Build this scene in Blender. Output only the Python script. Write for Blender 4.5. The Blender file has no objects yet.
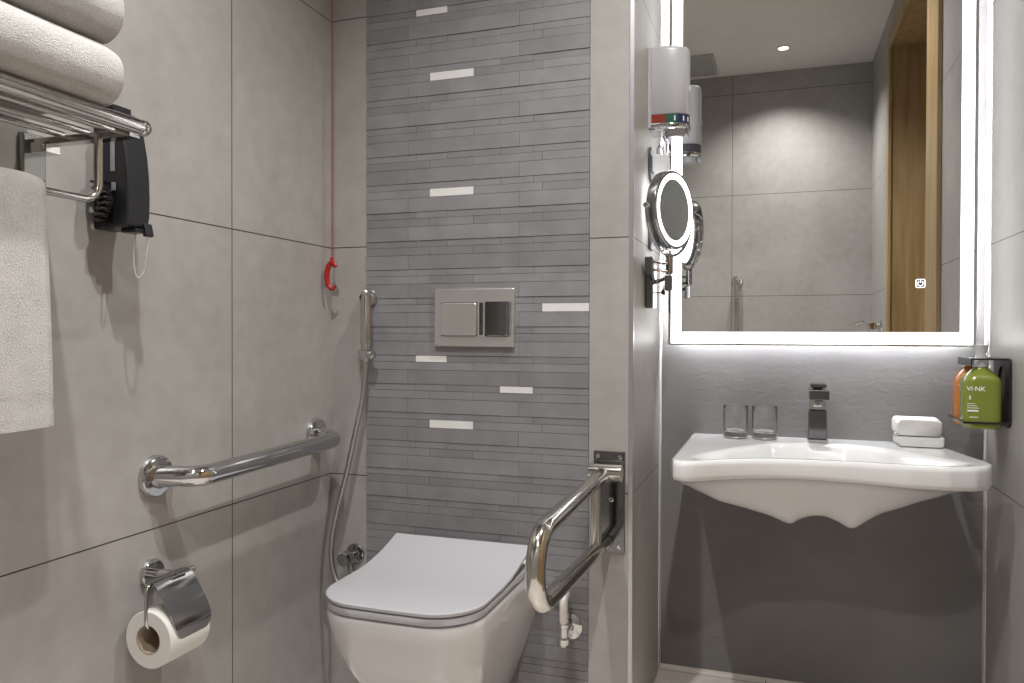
import bpy, bmesh, math, random
from mathutils import Vector, Matrix
random.seed(7)
PI = math.pi
S = bpy.context.scene
COL = S.collection

# ------------------------------------------------------------------ room measures (metres)
CAM = (1.120, -1.795, 0.969)
YAW, PITCH, ROLL, FPX = .3283, -.0103, .0025, 772.8
DB = .475          # plane of the washbasin wall
XR = 1.631         # right wall
XP = .806          # side of the toilet wall projection
YF = -2.133        # wall behind the camera
ZC = 2.51          # ceiling
Z0 = .595          # first horizontal tile joint
TH = .60           # tile height

# ------------------------------------------------------------------ materials
MATS = {}
def newmat(name):
    m = bpy.data.materials.new(name); m.use_nodes = True
    nt = m.node_tree
    b = nt.nodes['Principled BSDF']
    return m, nt, b
def setp(b, **kw):
    for k, v in kw.items():
        b.inputs[k].default_value = v
def noise_bump(nt, b, scale, strength, dist=.002, detail=4):
    tc = nt.nodes.new('ShaderNodeTexCoord')
    n = nt.nodes.new('ShaderNodeTexNoise'); n.inputs['Scale'].default_value = scale; n.inputs['Detail'].default_value = detail
    bp = nt.nodes.new('ShaderNodeBump'); bp.inputs['Strength'].default_value = strength; bp.inputs['Distance'].default_value = dist
    nt.links.new(tc.outputs['Object'], n.inputs['Vector'])
    nt.links.new(n.outputs['Fac'], bp.inputs['Height'])
    nt.links.new(bp.outputs['Normal'], b.inputs['Normal'])
    return n
def simple(name, col, rough=.5, metal=0., spec=.5, bump=None, coat=0., sheen=0., vary=0.):
    m, nt, b = newmat(name)
    setp(b, **{'Base Color': (*col, 1), 'Roughness': rough, 'Metallic': metal, 'Specular IOR Level': spec, 'Coat Weight': coat, 'Sheen Weight': sheen})
    tc = nt.nodes.new('ShaderNodeTexCoord')
    n = nt.nodes.new('ShaderNodeTexNoise'); n.inputs['Scale'].default_value = 14; n.inputs['Detail'].default_value = 5
    nt.links.new(tc.outputs['Object'], n.inputs['Vector'])
    cr = nt.nodes.new('ShaderNodeValToRGB')
    v = vary or .03
    cr.color_ramp.elements[0].position = .3; cr.color_ramp.elements[1].position = .7
    cr.color_ramp.elements[0].color = (*[c*(1-v) for c in col], 1); cr.color_ramp.elements[1].color = (*[min(1, c*(1+v)) for c in col], 1)
    nt.links.new(n.outputs['Fac'], cr.inputs['Fac']); nt.links.new(cr.outputs['Color'], b.inputs['Base Color'])
    if bump: noise_bump(nt, b, *bump)
    MATS[name] = m
    return m
def emis(name, col, strength):
    m, nt, b = newmat(name)
    setp(b, **{'Base Color': (*col, 1), 'Emission Color': (*col, 1), 'Emission Strength': strength})
    MATS[name] = m
    return m

def tile_mat(name, base, joints, vary=.15, rough=.42, joint_col=(.04, .035, .03), w=.0026):
    """large stone-look tiles; joints: list of (axis, offset, period or None)"""
    m, nt, b = newmat(name); L = nt.links
    geo = nt.nodes.new('ShaderNodeNewGeometry')
    sep = nt.nodes.new('ShaderNodeSeparateXYZ'); L.new(geo.outputs['Position'], sep.inputs[0])
    def M(op, a, bb=None, c=None):
        n = nt.nodes.new('ShaderNodeMath'); n.operation = op
        for i, v in enumerate((a, bb, c)):
            if v is None: continue
            if isinstance(v, (int, float)): n.inputs[i].default_value = v
            else: L.new(v, n.inputs[i])
        return n.outputs[0]
    mask = None
    for ax, off, per in joints:
        d = M('SUBTRACT', sep.outputs['XYZ'.index(ax)], off)
        if per:
            q = M('DIVIDE', d, per); q = M('SUBTRACT', q, M('ROUND', q)); d = M('MULTIPLY', q, per)
        d = M('LESS_THAN', M('ABSOLUTE', d), w/2)
        mask = d if mask is None else M('MAXIMUM', mask, d)
    n1 = nt.nodes.new('ShaderNodeTexNoise'); n1.inputs['Scale'].default_value = 2.6; n1.inputs['Detail'].default_value = 8; n1.inputs['Roughness'].default_value = .62
    n2 = nt.nodes.new('ShaderNodeTexNoise'); n2.inputs['Scale'].default_value = 23; n2.inputs['Detail'].default_value = 6
    L.new(geo.outputs['Position'], n1.inputs['Vector']); L.new(geo.outputs['Position'], n2.inputs['Vector'])
    f = M('ADD', M('MULTIPLY', n1.outputs['Fac'], .68), M('MULTIPLY', n2.outputs['Fac'], .32))
    cr = nt.nodes.new('ShaderNodeValToRGB')
    e = cr.color_ramp.elements
    e[0].position = .32; e[1].position = .68
    e[0].color = (base[0]*(1-vary), base[1]*(1-vary*1.05), base[2]*(1-vary*1.15), 1)
    e[1].color = (base[0]*(1+vary), base[1]*(1+vary), base[2]*(1+vary), 1)
    L.new(f, cr.inputs['Fac'])
    if mask is not None:
        mx = nt.nodes.new('ShaderNodeMix'); mx.data_type = 'RGBA'
        L.new(mask, mx.inputs['Factor']); L.new(cr.outputs['Color'], mx.inputs['A']); mx.inputs['B'].default_value = (*joint_col, 1)
        L.new(mx.outputs['Result'], b.inputs['Base Color'])
    else:
        L.new(cr.outputs['Color'], b.inputs['Base Color'])
    bp = nt.nodes.new('ShaderNodeBump'); bp.inputs['Strength'].default_value = .25; bp.inputs['Distance'].default_value = .002
    h = M('MULTIPLY', n2.outputs['Fac'], .3)
    if mask is not None: h = M('SUBTRACT', h, mask)
    L.new(h, bp.inputs['Height']); L.new(bp.outputs['Normal'], b.inputs['Normal'])
    setp(b, Roughness=rough, **{'Specular IOR Level': .35})
    MATS[name] = m
    return m

ZJ = ('Z', Z0, TH)
BEIGE = (.318, .305, .292)
tile_mat('tile_left', BEIGE, [ZJ, ('Y', -.398, 1.2)])
tile_mat('tile_back', BEIGE, [ZJ])
tile_mat('tile_side', BEIGE, [ZJ])
tile_mat('tile_right', BEIGE, [ZJ])
tile_mat('tile_front', BEIGE, [ZJ, ('X', .8715, 1.2)])
tile_mat('tile_floor', (.72, .67, .635), [('X', .5, .6), ('Y', -.15, .6)], rough=.3)
# textured plaster-look slab behind the basin
def plaster():
    m, nt, b = newmat('plaster_slab'); L = nt.links
    geo = nt.nodes.new('ShaderNodeNewGeometry')
    mp = nt.nodes.new('ShaderNodeMapping'); mp.inputs['Rotation'].default_value = (0, .6, 0); mp.inputs['Scale'].default_value = (1, 1, 2.2)
    L.new(geo.outputs['Position'], mp.inputs['Vector'])
    n = nt.nodes.new('ShaderNodeTexNoise'); n.inputs['Scale'].default_value = 19; n.inputs['Detail'].default_value = 8; n.inputs['Distortion'].default_value = 1.2
    n2 = nt.nodes.new('ShaderNodeTexNoise'); n2.inputs['Scale'].default_value = 4; n2.inputs['Detail'].default_value = 5
    L.new(mp.outputs[0], n.inputs['Vector']); L.new(geo.outputs['Position'], n2.inputs['Vector'])
    cr = nt.nodes.new('ShaderNodeValToRGB'); e = cr.color_ramp.elements
    e[0].position = .3; e[1].position = .7
    e[0].color = (.148, .143, .142, 1); e[1].color = (.198, .192, .191, 1)
    L.new(n2.outputs['Fac'], cr.inputs['Fac']); L.new(cr.outputs['Color'], b.inputs['Base Color'])
    bp = nt.nodes.new('ShaderNodeBump'); bp.inputs['Strength'].default_value = .28; bp.inputs['Distance'].default_value = .0045
    L.new(n.outputs['Fac'], bp.inputs['Height']); L.new(bp.outputs['Normal'], b.inputs['Normal'])
    setp(b, Roughness=.5, **{'Specular IOR Level': .3})
    MATS['plaster'] = m
plaster()
simple('mosaic_grey', (0.203, 0.201, 0.211), .55, bump=(60, .25, .002), vary=.12)
simple('mosaic_dark', (0.177, 0.175, 0.183), .55, bump=(60, .25, .002), vary=.12)
simple('mosaic_mid', (0.19, 0.189, 0.197), .55, bump=(60, .25, .002), vary=.12)
simple('mosaic_white', (.66, .65, .65), .35)
simple('mosaic_grout', (.085, .083, .086), .8)
simple('ceiling_paint', (.62, .61, .59), .8)
simple('ceramic', (.57, .565, .565), .12, coat=.4, vary=.005)
simple('ceramic_basin', (.66, .66, .665), .10, coat=.4, vary=.005)
simple('lid_plastic', (0.401, 0.401, 0.427), .22, vary=.005)
simple('white_plastic', (.62, .62, .645), .28, vary=.005)
simple('grey_plastic', (.30, .30, .32), .35)
simple('dark_plastic', (.045, .045, .055), .4)
simple('black_plastic', (.012, .012, .014), .32)
simple('black_gloss', (.008, .008, .01), .12)
simple('chrome', (.60, .60, .60), .06, metal=1., vary=.01)
simple('chrome_dark', (.42, .42, .43), .10, metal=1., vary=.01)
simple('brushed_metal', (.68, .67, .66), .42, metal=1., vary=.03)
simple('warm_steel', (.60, .585, .55), .12, metal=1., vary=.02)
simple('satin_trim', (.56, .56, .58), .35, metal=1., vary=.02)
simple('cream_trim', (.66, .64, .61), .5)
def towel_mat(name, col):
    m, nt, b = newmat(name); L = nt.links
    tc = nt.nodes.new('ShaderNodeTexCoord')
    n = nt.nodes.new('ShaderNodeTexNoise'); n.inputs['Scale'].default_value = 430; n.inputs['Detail'].default_value = 2; n.inputs['Roughness'].default_value = .8
    n2 = nt.nodes.new('ShaderNodeTexNoise'); n2.inputs['Scale'].default_value = 28; n2.inputs['Detail'].default_value = 4
    L.new(tc.outputs['Object'], n.inputs['Vector']); L.new(tc.outputs['Object'], n2.inputs['Vector'])
    a = nt.nodes.new('ShaderNodeMath'); a.operation = 'MULTIPLY_ADD'; a.inputs[1].default_value = .65; L.new(n.outputs['Fac'], a.inputs[0])
    a2 = nt.nodes.new('ShaderNodeMath'); a2.operation = 'MULTIPLY'; a2.inputs[1].default_value = .35; L.new(n2.outputs['Fac'], a2.inputs[0]); L.new(a2.outputs[0], a.inputs[2])
    cr = nt.nodes.new('ShaderNodeValToRGB'); e = cr.color_ramp.elements
    e[0].position = .36; e[1].position = .64
    e[0].color = (*[c*.84 for c in col], 1); e[1].color = (*[min(1, c*1.12) for c in col], 1)
    L.new(a.outputs[0], cr.inputs['Fac']); L.new(cr.outputs['Color'], b.inputs['Base Color'])
    bp = nt.nodes.new('ShaderNodeBump'); bp.inputs['Strength'].default_value = .9; bp.inputs['Distance'].default_value = .003
    L.new(n.outputs['Fac'], bp.inputs['Height']); L.new(bp.outputs['Normal'], b.inputs['Normal'])
    setp(b, Roughness=.95, **{'Specular IOR Level': .1, 'Sheen Weight': .25})
    MATS[name] = m
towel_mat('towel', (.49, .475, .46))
towel_mat('towel_white', (.72, .71, .70))
simple('chrome_dark_reflection', (.20, .20, .205), .10, metal=1., vary=.01)  # chrome darkened in colour to stand in for a dark room reflected in it
simple('bracket_steel', (.40, .41, .38), .22, metal=1., vary=.02)
simple('vent_grey', (.42, .42, .41), .6)
simple('unit_white', (.40, .40, .425), .28, vary=.005)
simple('cap_grey', (.50, .52, .52), .18, coat=.4)
simple('paper', (.66, .64, .61), .9, bump=(160, .2, .001), vary=.02)
simple('cardboard', (.38, .30, .22), .85)
simple('red_plastic', (.33, .01, .01), .35)
simple('red_cord', (.26, .03, .03), .5)
simple('strip_red', (.20, .025, .012), .35)
simple('strip_green', (.01, .075, .05), .35)
simple('strip_blue', (.012, .016, .055), .35)
simple('mark_white', (.85, .85, .85), .5)
simple('bottle_green', (.175, .21, .030), .22, coat=.5, vary=.02)
simple('bottle_orange', (.42, .15, .035), .22, coat=.5, vary=.02)
simple('hose_steel', (.52, .52, .53), .22, metal=1., bump=(900, .5, .001))
simple('label_gold', (.72, .70, .45), .5)
m_, nt_, b_ = newmat('mirror'); setp(b_, **{'Base Color': (.80, .81, .80, 1), 'Metallic': 1., 'Roughness': 0.}); MATS['mirror'] = m_
m_, nt_, b_ = newmat('mirror_dim'); setp(b_, **{'Base Color': (.62, .64, .65, 1), 'Metallic': 1., 'Roughness': .02}); MATS['mirror_dim'] = m_
m_, nt_, b_ = newmat('glass'); setp(b_, **{'Base Color': (1, 1, 1, 1), 'Transmission Weight': 1., 'Roughness': 0., 'IOR': 1.45}); MATS['glass'] = m_
m_, nt_, b_ = newmat('clear_plastic'); setp(b_, **{'Base Color': (.9, .9, .9, 1), 'Transmission Weight': .75, 'Roughness': .12, 'IOR': 1.4}); MATS['clear_plastic'] = m_
def wood():
    m, nt, b = newmat('oak'); L = nt.links
    geo = nt.nodes.new('ShaderNodeNewGeometry')
    mp = nt.nodes.new('ShaderNodeMapping'); mp.inputs['Scale'].default_value = (14, 14, 1.1)
    L.new(geo.outputs['Position'], mp.inputs['Vector'])
    n = nt.nodes.new('ShaderNodeTexNoise'); n.inputs['Scale'].default_value = 2.2; n.inputs['Detail'].default_value = 6; n.inputs['Distortion'].default_value = .5
    L.new(mp.outputs[0], n.inputs['Vector'])
    cr = nt.nodes.new('ShaderNodeValToRGB'); e = cr.color_ramp.elements
    e[0].position = .3; e[1].position = .72
    e[0].color = (.25, .160, .068, 1); e[1].color = (.39, .275, .145, 1)
    L.new(n.outputs['Fac'], cr.inputs['Fac']); L.new(cr.outputs['Color'], b.inputs['Base Color'])
    setp(b, Roughness=.45)
    MATS['oak'] = m
wood()
emis('led_front', (1., 1., 1.), 5.5)
emis('led_back', (.95, .96, 1.), 105.)
emis('led_ring', (1., 1., 1.), 3.2)
emis('led_icon', (.85, .88, 1.), 1.1)
emis('lamp_lens', (1., .97, .92), 9.)

# ------------------------------------------------------------------ mesh helpers
def link(name, bm, mats, parent=None, smooth=True, angle=35, bevel=0., bseg=2, subsurf=0):
    me = bpy.data.meshes.new(name)
    bmesh.ops.recalc_face_normals(bm, faces=bm.faces)
    bm.to_mesh(me); bm.free()
    if isinstance(mats, str): mats = [mats]
    for m in mats: me.materials.append(MATS[m])
    o = bpy.data.objects.new(name, me); COL.objects.link(o)
    if smooth:
        for p in me.polygons: p.use_smooth = True
        try: me.set_sharp_from_angle(angle=math.radians(angle))
        except Exception: pass
    if bevel:
        md = o.modifiers.new('bevel', 'BEVEL'); md.width = bevel; md.segments = bseg; md.limit_method = 'ANGLE'; md.angle_limit = math.radians(40)
        md.harden_normals = True
    if subsurf:
        md = o.modifiers.new('sub', 'SUBSURF'); md.levels = subsurf; md.render_levels = subsurf
    if parent is not None:
        o.parent = parent
        o.matrix_parent_inverse = Matrix.Translation(-Vector(parent.location))
    return o
def thing(name, loc, label, cat, group=None):
    o = bpy.data.objects.new(name, None); COL.objects.link(o)
    o.location = loc; o.empty_display_size = .05
    return tag(o, label, cat, group)
def tag(o, label, cat, group=None):
    o['label'] = label; o['category'] = cat
    if group: o['group'] = group
    return o
def struct(o, label=None, cat=None):
    o['kind'] = 'structure'
    if label: o['label'] = label
    if cat: o['category'] = cat
    return o
def bx(bm, x0, x1, y0, y1, z0, z1, mi=0, rot=None, ctr=None):
    vs = [bm.verts.new((x, y, z)) for z in (z0, z1) for x, y in ((x0, y0), (x1, y0), (x1, y1), (x0, y1))]
    fs = [(0, 3, 2, 1), (4, 5, 6, 7), (0, 1, 5, 4), (1, 2, 6, 5), (2, 3, 7, 6), (3, 0, 4, 7)]
    out = []
    for f in fs:
        fc = bm.faces.new([vs[i] for i in f]); fc.material_index = mi; out.append(fc)
    if rot is not None:
        c = Vector(ctr) if ctr else Vector(((x0+x1)/2, (y0+y1)/2, (z0+z1)/2))
        bmesh.ops.rotate(bm, verts=vs, cent=c, matrix=rot)
    return vs
def box(name, x0, x1, y0, y1, z0, z1, mat, parent=None, bevel=0., bseg=2, rot=None):
    bm = bmesh.new(); bx(bm, x0, x1, y0, y1, z0, z1, rot=rot)
    return link(name, bm, mat, parent, smooth=bevel > 0, bevel=bevel, bseg=bseg)
def frame_of(d):
    d = d.normalized()
    a = Vector((0, 0, 1)) if abs(d.z) < .9 else Vector((1, 0, 0))
    u = d.cross(a).normalized(); v = d.cross(u).normalized()
    return u, v
def fillet(pts, r, n=8):
    pts = [Vector(p) for p in pts]
    out = [pts[0]]
    for i in range(1, len(pts)-1):
        a, b, c = pts[i-1], pts[i], pts[i+1]
        d1 = (a-b).normalized(); d2 = (c-b).normalized()
        ang = d1.angle(d2)
        if ang > PI-.02: out.append(b); continue
        rr = r if isinstance(r, (int, float)) else r[i-1]
        t = min(rr/math.tan(ang/2), (a-b).length*.499, (c-b).length*.499)
        rr = t*math.tan(ang/2)
        p1 = b+d1*t; p2 = b+d2*t
        cen = b+(d1+d2).normalized()*(rr/math.sin(ang/2))
        v1 = p1-cen; v2 = p2-cen; tot = v1.angle(v2)
        for k in range(n+1):
            s = k/n
            out.append(cen+(v1*math.sin((1-s)*tot)+v2*math.sin(s*tot))/math.sin(tot))
    out.append(pts[-1])
    return out
def tube(bm, pts, r, seg=16, cap=True, closed=False, mi=0):
    pts = [Vector(p) for p in pts]
    n = len(pts)
    rings = []; u = None
    for i in range(n):
        if closed: d = pts[(i+1) % n]-pts[i-1]
        elif i == 0: d = pts[1]-pts[0]
        elif i == n-1: d = pts[-1]-pts[-2]
        else: d = (pts[i+1]-pts[i]).normalized()+(pts[i]-pts[i-1]).normalized()
        d.normalize()
        if u is None: u, v = frame_of(d)
        else:
            u = (u-d*u.dot(d)).normalized(); v = d.cross(u)
        rr = r[i] if isinstance(r, (list, tuple)) else r
        rings.append([bm.verts.new(pts[i]+(u*math.cos(2*PI*k/seg)+v*math.sin(2*PI*k/seg))*rr) for k in range(seg)])
    m = n if closed else n-1
    for i in range(m):
        A, B = rings[i], rings[(i+1) % n]
        for k in range(seg):
            f = bm.faces.new((A[k], A[(k+1) % seg], B[(k+1) % seg], B[k])); f.material_index = mi
    if cap and not closed:
        bm.faces.new(rings[0][::-1]).material_index = mi; bm.faces.new(rings[-1]).material_index = mi
def spline(pts, n=10):
    P = [Vector(p) for p in pts]; out = []
    for i in range(len(P)-1):
        p0 = P[max(i-1, 0)]; p1 = P[i]; p2 = P[i+1]; p3 = P[min(i+2, len(P)-1)]
        for k in range(n):
            t = k/n
            out.append(.5*((2*p1)+(p2-p0)*t+(2*p0-5*p1+4*p2-p3)*t*t+(3*p1-p0-3*p2+p3)*t**3))
    out.append(P[-1])
    return out
def lathe(bm, prof, origin, axis=(0, 0, 1), seg=32, mi=0, sy=1.):
    """prof: list of (radius, height along the axis)"""
    o = Vector(origin); d = Vector(axis).normalized(); u, v = frame_of(d)
    rings = []
    for r, h in prof:
        if r < 1e-6: rings.append([bm.verts.new(o+d*h)])
        else: rings.append([bm.verts.new(o+d*h+u*math.cos(2*PI*k/seg)*r+v*math.sin(2*PI*k/seg)*r*sy) for k in range(seg)])
    for i in range(len(rings)-1):
        A, B = rings[i], rings[i+1]
        for k in range(seg):
            k2 = (k+1) % seg
            if len(A) == 1 and len(B) == 1: continue
            if len(A) == 1: f = bm.faces.new((A[0], B[k2], B[k]))
            elif len(B) == 1: f = bm.faces.new((A[k], A[k2], B[0]))
            else: f = bm.faces.new((A[k], A[k2], B[k2], B[k]))
            f.material_index = mi
def disc_prof(r, h, e=.002, h0=0.):
    return [(0, h0), (r, h0), (r, h0+h-e), (r-e*.4, h0+h-e*.3), (r-e, h0+h), (0, h0+h)]
def loft(bm, loops, cap0=True, cap1=True, mi=0, closed=True):
    rings = [[bm.verts.new(p) for p in lp] for lp in loops]
    n = len(rings[0])
    for A, B in zip(rings, rings[1:]):
        for k in range(n if closed else n-1):
            bm.faces.new((A[k], A[(k+1) % n], B[(k+1) % n], B[k])).material_index = mi
    if cap0: bm.faces.new(rings[0][::-1]).material_index = mi
    if cap1: bm.faces.new(rings[-1]).material_index = mi
    return rings
def rrect(cx, cy, w, h, r, n=6, sup=None):
    """rounded rectangle loop (counter-clockwise) in a plane; r may be four radii: br, tr, tl, bl"""
    rs = r if isinstance(r, (list, tuple)) else (r,)*4
    out = []
    for (sx, sy), a0, rr in zip(((1, -1), (1, 1), (-1, 1), (-1, -1)), (-PI/2, 0, PI/2, PI), rs):
        ox, oy = cx+sx*(w/2-rr), cy+sy*(h/2-rr)
        for k in range(n+1):
            a = a0+PI/2*k/n
            out.append((ox+rr*math.cos(a), oy+rr*math.sin(a)))
    return out

# ================================================================== ROOM SHELL
T = .10
struct(box('floor', -.1, 1.95, YF-.1, DB+.1, -.1, 0, 'tile_floor'), 'light beige stone-look tiled bathroom floor', 'floor')
struct(box('ceiling', -.1, 1.95, YF-.1, DB+.1, ZC, ZC+.1, 'ceiling_paint'), 'plain off-white bathroom ceiling', 'ceiling')
struct(box('wall_left', -T, 0, YF-.1, .1, 0, ZC, 'tile_left'), 'grey beige tiled wall on the left behind the towel rack', 'wall')
struct(box('wall_front', 0, XR, YF-T, YF, 0, ZC, 'tile_front'), 'grey beige tiled wall reflected in the mirror', 'wall')
# toilet wall: the tiled strips beside the mosaic and the backing behind it
wb = bmesh.new()
bx(wb, 0, .106, 0, .10, 0, ZC); bx(wb, .7025, .797, 0, .10, 0, ZC); bx(wb, .106, .7025, .008, .10, 0, ZC)
wall_back = struct(link('wall_back', wb, 'tile_back', smooth=False), 'beige tiled wall behind the toilet', 'wall')
struct(box('wall_return', .70, XP, .10, DB, 0, ZC, 'tile_side'), 'narrow tiled side of the wall projection beside the mirror', 'wall')
# fix: side face also covers the depth of the front strip
struct(box('wall_return_edge', .797, XP, .009, .10, 0, ZC, 'tile_side'), 'tiled edge of the wall projection next to the metal corner trim', 'wall')
struct(box('wall_basin', XP, XR, DB, DB+.1, 0, ZC, 'plaster'), 'dark grey plaster-textured slab wall behind the washbasin', 'wall')
struct(box('trim_1', .7965, .8075, -.0015, .009, 0, ZC, 'satin_trim', bevel=.001), 'satin metal corner trim beside the toilet wall', 'trim')
struct(box('trim_2', XP, XP+.002, DB-.038, DB, 0, ZC, 'cream_trim'), 'pale trim strip at the left edge of the dark basin wall', 'trim')
struct(box('trim_3', XR-.002, XR, DB-.026, DB, 0, ZC, 'cream_trim'), 'pale trim strip at the right edge of the dark basin wall', 'trim')
struct(box('baseboard_basin', XP, XR, DB-.004, DB, 0, .007, 'cream_trim'), 'thin pale sealant line along the floor under the basin', 'baseboard')
# right wall with a door opening
DY0, DY1, DZ = -1.40, -.19, 2.36
wr = bmesh.new()
bx(wr, XR, XR+.30, YF-.1, DY0, 0, ZC); bx(wr, XR, XR+.30, DY1, DB+.1, 0, ZC); bx(wr, XR, XR+.30, DY0, DY1, DZ, ZC)
struct(link('wall_right', wr, 'tile_right', smooth=False), 'grey beige tiled wall at the right of the washbasin', 'wall')
door = thing('door_1', (XR+.15, (DY0+DY1)/2, 0), 'oak door and frame seen only in the mirror', 'door')
door['kind'] = 'structure'
bm = bmesh.new()
W_ = .19
bx(bm, XR-.014, XR+.0, DY0-.01, DY0+.05, 0, DZ+.03); bx(bm, XR-.014, XR+.0, DY1-W_, DY1+.012, 0, DZ+.03); bx(bm, XR-.014, XR+.0, DY0+.05, DY1-W_, DZ-.045, DZ+.03)
bx(bm, XR, XR+.27, DY0, DY0+.03, 0, DZ); bx(bm, XR, XR+.27, DY1-.10, DY1, 0, DZ); bx(bm, XR, XR+.27, DY0+.03, DY1-.10, DZ-.03, DZ)
link('door_frame', bm, 'oak', door, smooth=False, bevel=.002)
box('door_leaf', XR+.22, XR+.27, DY0+.03, DY1-.10, 0, DZ-.03, 'oak', door)
bm = bmesh.new()
tube(bm, fillet([(XR+.22, DY1-.18, 1.0), (XR+.17, DY1-.18, 1.0), (XR+.17, DY1-.30, 1.0)], .012), .009)
lathe(bm, disc_prof(.025, .006), (XR+.22, DY1-.18, 1.0), (-1, 0, 0))
link('door_handle', bm, 'chrome', door)

# mosaic strip: every strip tile is real relief, all in one panel of the wall
mb = bmesh.new()
P_ = .0733; hT, hN, hM = .0363, .0165, .0205
X0, X1 = .1065, .702
G = .0009
rows = []
top = 1.755+P_*11
whites = {('n', 1.7838): (.249, .335), ('m', 1.618): (.288, .407), ('m', 1.325): (.288, .407), ('m', 1.032): (.586, .7015), ('n', .904): (.249, .335), ('n', .8308): (.478, .563), ('m', .739): (.288, .405)}
rr = random.Random(3)
kk = 0
while top > -.02:
    for typ, h in (('t', hT), ('n', hN), ('m', hM)):
        z1 = top; z0 = top-h; top -= h
        top_r = z1
        if z0 > ZC or z1 < 0: continue
        if typ == 't': xs = [X0, .227, .527, X1]
        elif typ == 'n': xs = [X0, .249, .335, .478, .563, X1]
        else: xs = [X0, .288, .407, .586, X1]
        for a, b in zip(xs, xs[1:]):
            mi = rr.choice((0, 0, 1, 2)); dep = {'t': .0022, 'n': .0010, 'm': .0016}[typ]+rr.uniform(-.0003, .0005)
            for (wt, wz), (wa, wb_) in whites.items():
                if wt == typ and abs((z0+z1)/2-wz) < .006 and abs(a-wa) < .004: mi = 3; dep = .0022
            bx(mb, a+G*.35, b-G*.35, -dep, .006, max(z0+G/2, .001), min(z1-G/2, ZC-.001), mi)
    top += (hT+hN+hM)-P_
bx(mb, X0, X1, .004, .0079, 0, ZC, 4)
mo = link('mosaic_panel', mb, ['mosaic_grey', 'mosaic_dark', 'mosaic_mid', 'mosaic_white', 'mosaic_grout'], wall_back, smooth=False)
mo['label'] = 'grey strip mosaic with a few white strips'

# ================================================================== CEILING FIXTURES
SPOTS = [(1.153, -1.759), (1.16, -.50), (.55, -1.05)]
LAB = ['round recessed ceiling downlight seen in the mirror', 'recessed ceiling downlight in front of the washbasin', 'recessed ceiling downlight near the towel rack']
for i, (x, y) in enumerate(SPOTS):
    t = thing('ceiling_downlight', (x, y, ZC), LAB[i], 'downlight', 'recessed downlights in the ceiling')
    bm = bmesh.new(); lathe(bm, [(.026, -.001), (.028, -.004), (.040, -.004), (.041, 0)], (x, y, ZC), seg=40)
    link('trim_ring', bm, 'ceiling_paint', t)
    bm = bmesh.new(); lathe(bm, [(0, -.0015), (.0225, -.0015), (.0265, 0)], (x, y, ZC), seg=40)
    link('lamp_lens', bm, 'lamp_lens', t)
vent = thing('ceiling_vent', (.76, -1.88, ZC), 'square slatted ceiling vent seen at the mirror\'s left edge', 'vent')
bm = bmesh.new(); bx(bm, .60, .79, -2.06, -2.045, ZC-.012, ZC); bx(bm, .60, .79, -1.735, -1.72, ZC-.012, ZC); bx(bm, .60, .615, -2.045, -1.735, ZC-.012, ZC); bx(bm, .775, .79, -2.045, -1.735, ZC-.012, ZC)
link('vent_frame', bm, 'vent_grey', vent, smooth=False)
bm = bmesh.new()
for k in range(13): bx(bm, .615+.0123*k+.002, .615+.0123*k+.009, -2.045, -1.735, ZC-.010, ZC-.002)
link('vent_grille', bm, 'vent_grey', vent, smooth=False)

# ================================================================== LED MIRROR
MX0, MX1, MZ0, MZ1, MY = .831, 1.602, .938, 2.05, .435
t = thing('lighted_mirror', ((MX0+MX1)/2, DB, MZ0), 'large rectangular mirror with a lit white border above the washbasin', 'mirror')
bi, bo = .008, .0365      # inner/outer limits of the lit band
bm = bmesh.new(); bx(bm, MX0, MX1, MY+.001, MY+.006, MZ0, MZ1); bx(bm, MX0+.0305, MX1-.0305, MY+.006, DB-.0008, MZ0+.0305, MZ1-.0305)
link('mirror_back', bm, 'dark_plastic', t, smooth=False)
bm = bmesh.new(); bx(bm, MX0, MX1, MY, MY+.001, MZ0, MZ1)
link('mirror_glass', bm, 'mirror', t, smooth=False)
bm = bmesh.new(); y0, y1 = MY-.0012, MY-.0002
bx(bm, MX0+bi, MX0+bo, y0, y1, MZ0+bi-.003, MZ1-bi); bx(bm, MX1-bo, MX1-bi, y0, y1, MZ0+bi-.003, MZ1-bi)
bx(bm, MX0+bo, MX1-bo, y0, y1, MZ0+bi-.003, MZ0+bo); bx(bm, MX0+bo, MX1-bo, y0, y1, MZ1-bo, MZ1-bi)
o = link('light_band', bm, 'led_front', t, smooth=False); o['label'] = 'white lit border'
bm = bmesh.new(); y0, y1 = MY+.012, MY+.020; q = .026
bx(bm, MX0+q, MX0+q+.004, y0, y1, MZ0+q, MZ1-q); bx(bm, MX1-q-.004, MX1-q, y0, y1, MZ0+q, MZ1-q)
bx(bm, MX0+q+.004, MX1-q-.004, y0, y1, MZ0+q, MZ0+q+.004); bx(bm, MX0+q+.004, MX1-q-.004, y0, y1, MZ1-q-.004, MZ1-q)
link('back_light_strip', bm, 'led_back', t, smooth=False)
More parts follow.
